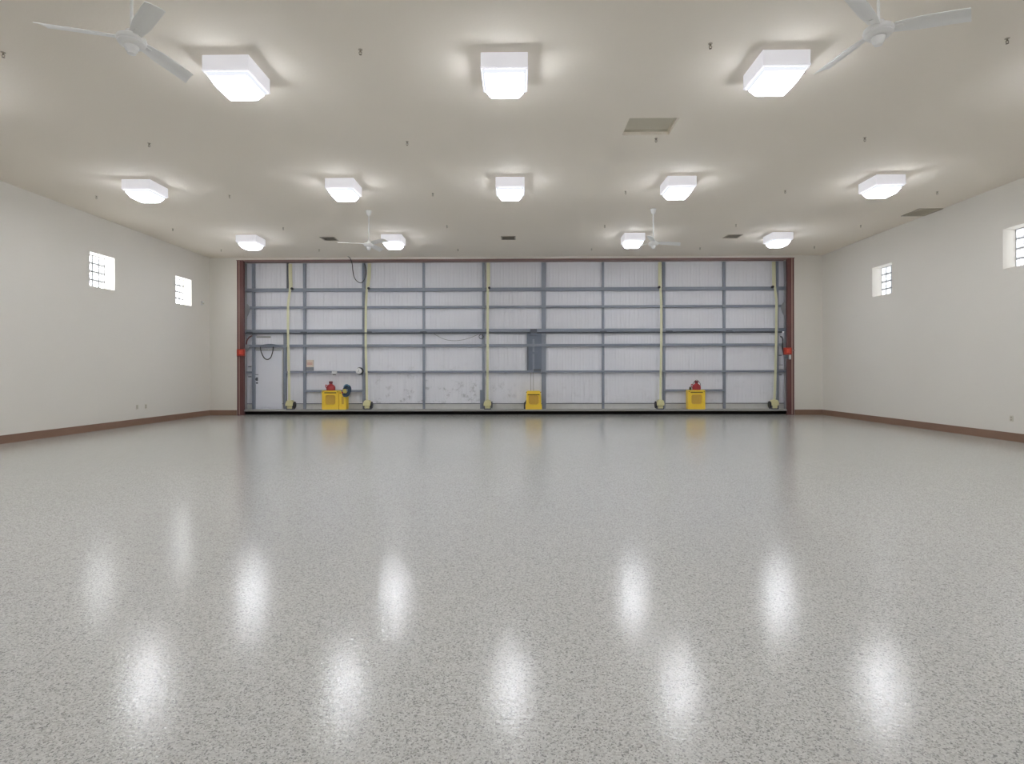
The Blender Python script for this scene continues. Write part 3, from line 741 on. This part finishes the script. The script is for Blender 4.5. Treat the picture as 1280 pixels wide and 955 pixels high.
# ------------------------------------------------------------------ ceiling lights
LW = 0.57; LD = 0.58
def ceiling_light(x, yfront, label):
    root = thing('ceiling_light', (x, yfront+LD/2, H), label, 'ceiling light', 'square ceiling lights')
    w, d = LW/2, LD/2
    bm = B(); box(bm, -w, w, -d, d, -0.175, -0.002, bevel=0.006); obj('housing', bm, M['housing'], root)
    bm = B()
    for a in ((-w-0.004, w+0.004, -d-0.004, -d+0.016), (-w-0.004, w+0.004, d-0.016, d+0.004), (-w-0.004, -w+0.016, -d+0.016, d-0.016), (w-0.016, w+0.004, -d+0.016, d-0.016)):
        box(bm, a[0], a[1], a[2], a[3], -0.187, -0.176)
    obj('lens_frame', bm, M['housing'], root)
    # drop lens: flange, ogee flare, straight taper, flat bottom
    prof = [(0.97, -0.177), (0.95, -0.190), (0.905, -0.200), (0.875, -0.215), (0.84, -0.235), (0.66, -0.318), (0.63, -0.325)]
    bm = B(); rings = []
    for s, z in prof:
        rings.append([bm.verts.new((px_, py_, z)) for px_, py_ in round_rect(2*w*s, 2*d*s, 0.02, 3)])
    for a, b in zip(rings, rings[1:]):
        n = len(a)
        for k in range(n): bm.faces.new((a[k], a[(k+1) % n], b[(k+1) % n], b[k]))
    bm.faces.new(rings[-1]); bm.faces.new(rings[0])
    obj('lens', bm, M['lens'], root)
    bm = B(); rings = []
    for s, z in ((0.985, -0.1875), (0.985, -0.199), (0.955, -0.201), (0.955, -0.1885)):
        rings.append([bm.verts.new((px_, py_, z)) for px_, py_ in round_rect(2*w*s, 2*d*s, 0.02, 3)])
    for a, b in zip(rings, rings[1:] + rings[:1]):
        n = len(a)
        for k in range(n): bm.faces.new((a[k], a[(k+1) % n], b[(k+1) % n], b[k]))
    n4 = round_rect(2*w*0.665, 2*d*0.665, 0.02, 3); rr = []
    for s, z in ((1.0, -0.3205), (1.012, -0.327), (0.965, -0.3285), (0.955, -0.3255)):
        rr.append([bm.verts.new((px_*s, py_*s, z)) for px_, py_ in n4])
    for a, b in zip(rr, rr[1:] + rr[:1]):
        n = len(a)
        for k in range(n): bm.faces.new((a[k], a[(k+1) % n], b[(k+1) % n], b[k]))
    obj('lens_flange', bm, M['rim'], root)
    return root
LXS = [-7.49, -3.40, 0.0, 3.40, 7.49]
ROWS = [('overhead', 2.42, [0, 1, 2, 3, 4]), ('nearest', 6.68, [0, 1, 2, 3, 4]), ('second', 10.94, [0, 1, 2, 3, 4]), ('farthest', 15.39, [0, 1, 3, 4])]
POS = {0: 'far left', 1: 'left of centre', 2: 'centre', 3: 'right of centre', 4: 'far right'}
first_light = None
for rn, y, ks in ROWS:
    for k in ks:
        rr = {'overhead': 'row above the camera', 'nearest': 'nearest row seen', 'second': 'second row from the camera', 'farthest': 'farthest row near the door'}[rn]
        lab = 'lit square white ceiling light, %s one in the %s' % (POS[k], rr)
        if first_light is None: first_light = ceiling_light(LXS[k], y, lab)
        else: dup(first_light, (LXS[k], y+LD/2, H), lab)

# ------------------------------------------------------------------ ceiling fans
def ceiling_fan(loc, rot, label):
    root = thing('ceiling_fan', loc, label, 'ceiling fan', 'white three blade ceiling fans')
    bm = B(); lathe(bm, [(0.05, 0.0), (0.068, -0.01), (0.064, -0.03), (0.048, -0.10), (0.03, -0.125), (0.02, -0.13)], n=24); obj('canopy', bm, M['fan_white'], root, smooth=True)
    bm = B(); lathe(bm, [(0.0135, -0.12), (0.0135, -0.79)], n=12); obj('downrod', bm, M['fan_white'], root, smooth=True)
    bm = B(); lathe(bm, [(0.02, -0.72), (0.045, -0.735), (0.05, -0.765), (0.05, -0.775), (0.10, -0.785), (0.118, -0.80), (0.122, -0.82), (0.118, -0.835), (0.112, -0.84), (0.112, -0.85), (0.10, -0.865), (0.06, -0.875)], n=36); obj('motor_housing', bm, M['fan_white'], root, smooth=True)
    bm = B(); lathe(bm, [(0.055, -0.87), (0.058, -0.885), (0.052, -0.90), (0.05, -0.915), (0.036, -0.93), (0.034, -0.945), (0.012, -0.955)], n=24); obj('lower_cap', bm, M['fan_white'], root, smooth=True)
    for k in range(3):
        a = rot + 2*PI*k/3
        bm = B()
        nseg = 14; pit = math.radians(-17)
        rings = []
        for i in range(nseg+1):
            t = i/nseg; r = 0.115 + 0.60*t
            wl = 0.050 + 0.022*min(1, t*3); wt = -wl
            cols = 7; row_t = []; row_b = []
            for j in range(cols):
                s = j/(cols-1); yy = wl + (wt-wl)*s
                rr = r - (0.055*s if i == nseg else 0.055*s*t**6)
                cam = 0.014*(1-(2*s-1)**2) - 0.010*t*t + 0.006*abs(2*s-1)
                z = -0.808 + yy*math.sin(pit) + cam
                yv = yy*math.cos(pit)
                row_t.append(bm.verts.new((rr, yv, z))); row_b.append(bm.verts.new((rr, yv, z-0.006)))
            rings.append((row_t, row_b))
        for (ta, ba), (tb, bb) in zip(rings, rings[1:]):
            for j in range(6):
                bm.faces.new((ta[j], tb[j], tb[j+1], ta[j+1])); bm.faces.new((ba[j], ba[j+1], bb[j+1], bb[j]))
            for j in (0, 6): bm.faces.new((ta[j], ba[j], bb[j], tb[j]))
        for tr, br in (rings[0], rings[-1]):
            for j in range(6): bm.faces.new((tr[j], tr[j+1], br[j+1], br[j]))
        bl = obj('blade', bm, M['fan_white'], root, smooth=True); bl.rotation_euler = (0, 0, a)
        bm = B(); box(bm, 0.07, 0.20, -0.022, 0.022, -0.806, -0.798, bevel=0.003)
        br_ = obj('blade_bracket', bm, M['fan_white'], bl)
    return root
HUBZ = H - 0.82
nl = on_z(164.5, 50.5, HUBZ); nr = on_z(1098.0, 39.0, HUBZ)
fl = on_z(460.9, 263.0, H); fr = on_z(816.6, 261.0, H)
print('fans', nl, nr, fl, fr)
ceiling_fan((nl.x, nl.y, H), math.radians(79), 'white three blade ceiling fan at the top left, close to the camera')
ceiling_fan((nr.x, nr.y, H), math.radians(-18), 'white three blade ceiling fan at the top right, close to the camera')
ceiling_fan((fl.x, fl.y, H), math.radians(-42), 'distant white ceiling fan on a long rod, left one near the hangar door')
ceiling_fan((fr.x, fr.y, H), math.radians(10), 'distant white ceiling fan on a long rod, right one near the hangar door')

# ------------------------------------------------------------------ ceiling vents
def vent(x0, x1, y0, y1, label, dark=True, slats=5):
    root = thing('ceiling_vent', ((x0+x1)/2, (y0+y1)/2, H), label, 'vent', 'ceiling vents')
    w, d = (x1-x0)/2, (y1-y0)/2; t = 0.035
    bm = B()
    for a in ((-w, w, -d, -d+t), (-w, w, d-t, d), (-w, -w+t, -d+t, d-t), (w-t, w, -d+t, d-t)):
        box(bm, a[0], a[1], a[2], a[3], -0.014, -0.001)
    obj('vent_frame', bm, M['vent_grey'], root)
    bm = B(); box(bm, -w+t, w-t, -d+t, d-t, -0.004, -0.001); obj('vent_backing', bm, M['vent_dark'] if dark else M['grille'], root)
    bm = B()
    for k in range(slats):
        y = -d+t + (k+0.5)*(2*d-2*t)/slats
        a = 0.012 if dark else 0.47*(2*d-2*t)/slats
        v = [bm.verts.new(p) for p in ((-w+t, y-a, -0.012), (w-t, y-a, -0.012), (w-t, y+a, -0.005), (-w+t, y+a, -0.005), (-w+t, y-a, -0.009), (w-t, y-a, -0.009), (w-t, y+a, -0.002), (-w+t, y+a, -0.002))]
        for q in ((0, 1, 2, 3), (7, 6, 5, 4), (0, 4, 5, 1), (1, 5, 6, 2), (2, 6, 7, 3), (3, 7, 4, 0)): bm.faces.new([v[i] for i in q])
    obj('vent_slats', bm, M['vent_grey'] if dark else M['grille'], root)
def vent_px(xa, xb, ya, yb, label, **kw):
    """ya: nearer (upper) edge in the photograph, yb: farther edge"""
    a = on_z(xa, ya, H); b = on_z(xb, yb, H); a2 = on_z(xb, ya, H)
    vent(a.x, a2.x, a.y, b.y, label, **kw)
c = on_z(635.5, 297.2, H); vent(c.x-0.21, c.x+0.21, c.y-0.21, c.y+0.21, 'small slatted ceiling vent in the middle, before the hangar door')
c = on_z(411.5, 298.2, H); vent(c.x-0.21, c.x+0.21, c.y-0.21, c.y+0.21, 'small slatted ceiling vent at left, beside a distant fan')
c = on_z(916.0, 295.2, H); vent(c.x-0.21, c.x+0.21, c.y-0.21, c.y+0.21, 'small slatted ceiling vent at right, between two far lights')
c = on_z(1152, 265.2, H); vent(c.x-0.29, c.x+0.29, c.y-0.31, c.y+0.31, 'large flat return grille in the ceiling by the right wall', dark=False, slats=14)

# ------------------------------------------------------------------ sprinkler heads
SPR = [('first', [(4.2, 67), (450.5, 63.5), (888, 56), (1259, 49.5)]),
       ('second', [(186.5, 180.5), (509, 178.5), (820, 174.5), (1081, 173.5)]),
       ('third', [(120.5, 246.5), (287, 245.5), (541, 243), (782, 240.5), (981.5, 239.5), (1171.5, 241)]),
       ('fourth', [(216, 287.3), (354, 286), (558.7, 283.5), (756, 283.2), (920, 282), (1076, 282.8)]),
       ('fifth', [(276.5, 313.3), (399, 313.3), (572.5, 312.8), (739.5, 312.3), (875, 311), (1018, 309.5)])]
ORD = {4: ['leftmost', 'second from left', 'third from left', 'rightmost'], 6: ['leftmost', 'second from left', 'third from left', 'third from right', 'second from right', 'rightmost']}
spr0 = None
for rn, row in SPR:
    for i, (px, py) in enumerate(row):
        p = on_z(px, py-1.5, H)
        lab = 'small brass ceiling sprinkler head, %s in the %s row from the camera' % (ORD[len(row)][i], rn)
        if spr0 is None:
            SS = 0.72
            spr0 = thing('ceiling_sprinkler', (p.x, p.y, H), lab, 'sprinkler', 'ceiling sprinkler heads')
            bm = B(); lathe(bm, [(0.036, -0.001), (0.034, -0.006), (0.02, -0.010)], n=18); bm.transform(Matrix.Scale(SS, 4)); obj('escutcheon', bm, M['vent_grey'], spr0, smooth=True)
            bm = B(); lathe(bm, [(0.013, -0.008), (0.013, -0.035), (0.018, -0.036), (0.018, -0.042)], n=12); tube(bm, smooth_path([(-0.016, 0, -0.04), (-0.024, 0, -0.058), (-0.006, 0, -0.08)], 5), 0.005, 6); tube(bm, smooth_path([(0.016, 0, -0.04), (0.024, 0, -0.058), (0.006, 0, -0.08)], 5), 0.005, 6)
            bm.transform(Matrix.Scale(SS, 4)); obj('frame_arms', bm, M['brass'], spr0, smooth=True)
            bm = B(); lathe(bm, [(0.006, -0.078), (0.022, -0.082), (0.022, -0.086), (0.004, -0.088)], n=14); bm.transform(Matrix.Scale(SS, 4)); obj('deflector', bm, M['brass'], spr0, smooth=True)
        else:
            dup(spr0, (p.x, p.y, H), lab)

# ------------------------------------------------------------------ sky outside the glass block windows (brighter toward the left)
wd = bpy.data.worlds.new('overcast_sky'); scene.world = wd; wd.use_nodes = True
nt = wd.node_tree; bg = nt.nodes['Background']
tc = N(nt, 'ShaderNodeTexCoord'); sp = N(nt, 'ShaderNodeSeparateXYZ'); nt.links.new(tc.outputs['Generated'], sp.inputs[0])
mr = N(nt, 'ShaderNodeMapRange'); mr.inputs[1].default_value = -0.7; mr.inputs[2].default_value = 0.7; mr.inputs[3].default_value = 26.0; mr.inputs[4].default_value = 8.0
nt.links.new(sp.outputs[0], mr.inputs[0])
mr.inputs[3].default_value, mr.inputs[4].default_value = 4.0, 2.0
bg.inputs[0].default_value = (0.86, 0.92, 1.0, 1)
nt.links.new(mr.outputs[0], bg.inputs[1])

# ------------------------------------------------------------------ camera and view
cam = bpy.data.cameras.new('camera'); co = bpy.data.objects.new('camera', cam); COL.objects.link(co)
cam.sensor_width = 36.0; cam.sensor_fit = 'HORIZONTAL'; cam.lens = F/1280*36
cam.shift_y = -(477.5 - CY)/1280
cam.clip_start = 0.05; cam.clip_end = 200
co.matrix_world = Matrix.Translation(CAM) @ Matrix.Rotation(YAW, 4, 'Z') @ Matrix.Rotation(PI/2, 4, 'X') @ Matrix.Rotation(-ROLL, 4, 'Z')
scene.camera = co
vs = scene.view_settings
vs.view_transform = 'Standard'; vs.look = 'None'; vs.gamma = 1.0; vs.use_curve_mapping = False
vs.exposure = 0.16
scene.cycles.max_bounces = 16; scene.cycles.diffuse_bounces = 8
scene.cycles.use_denoising = True
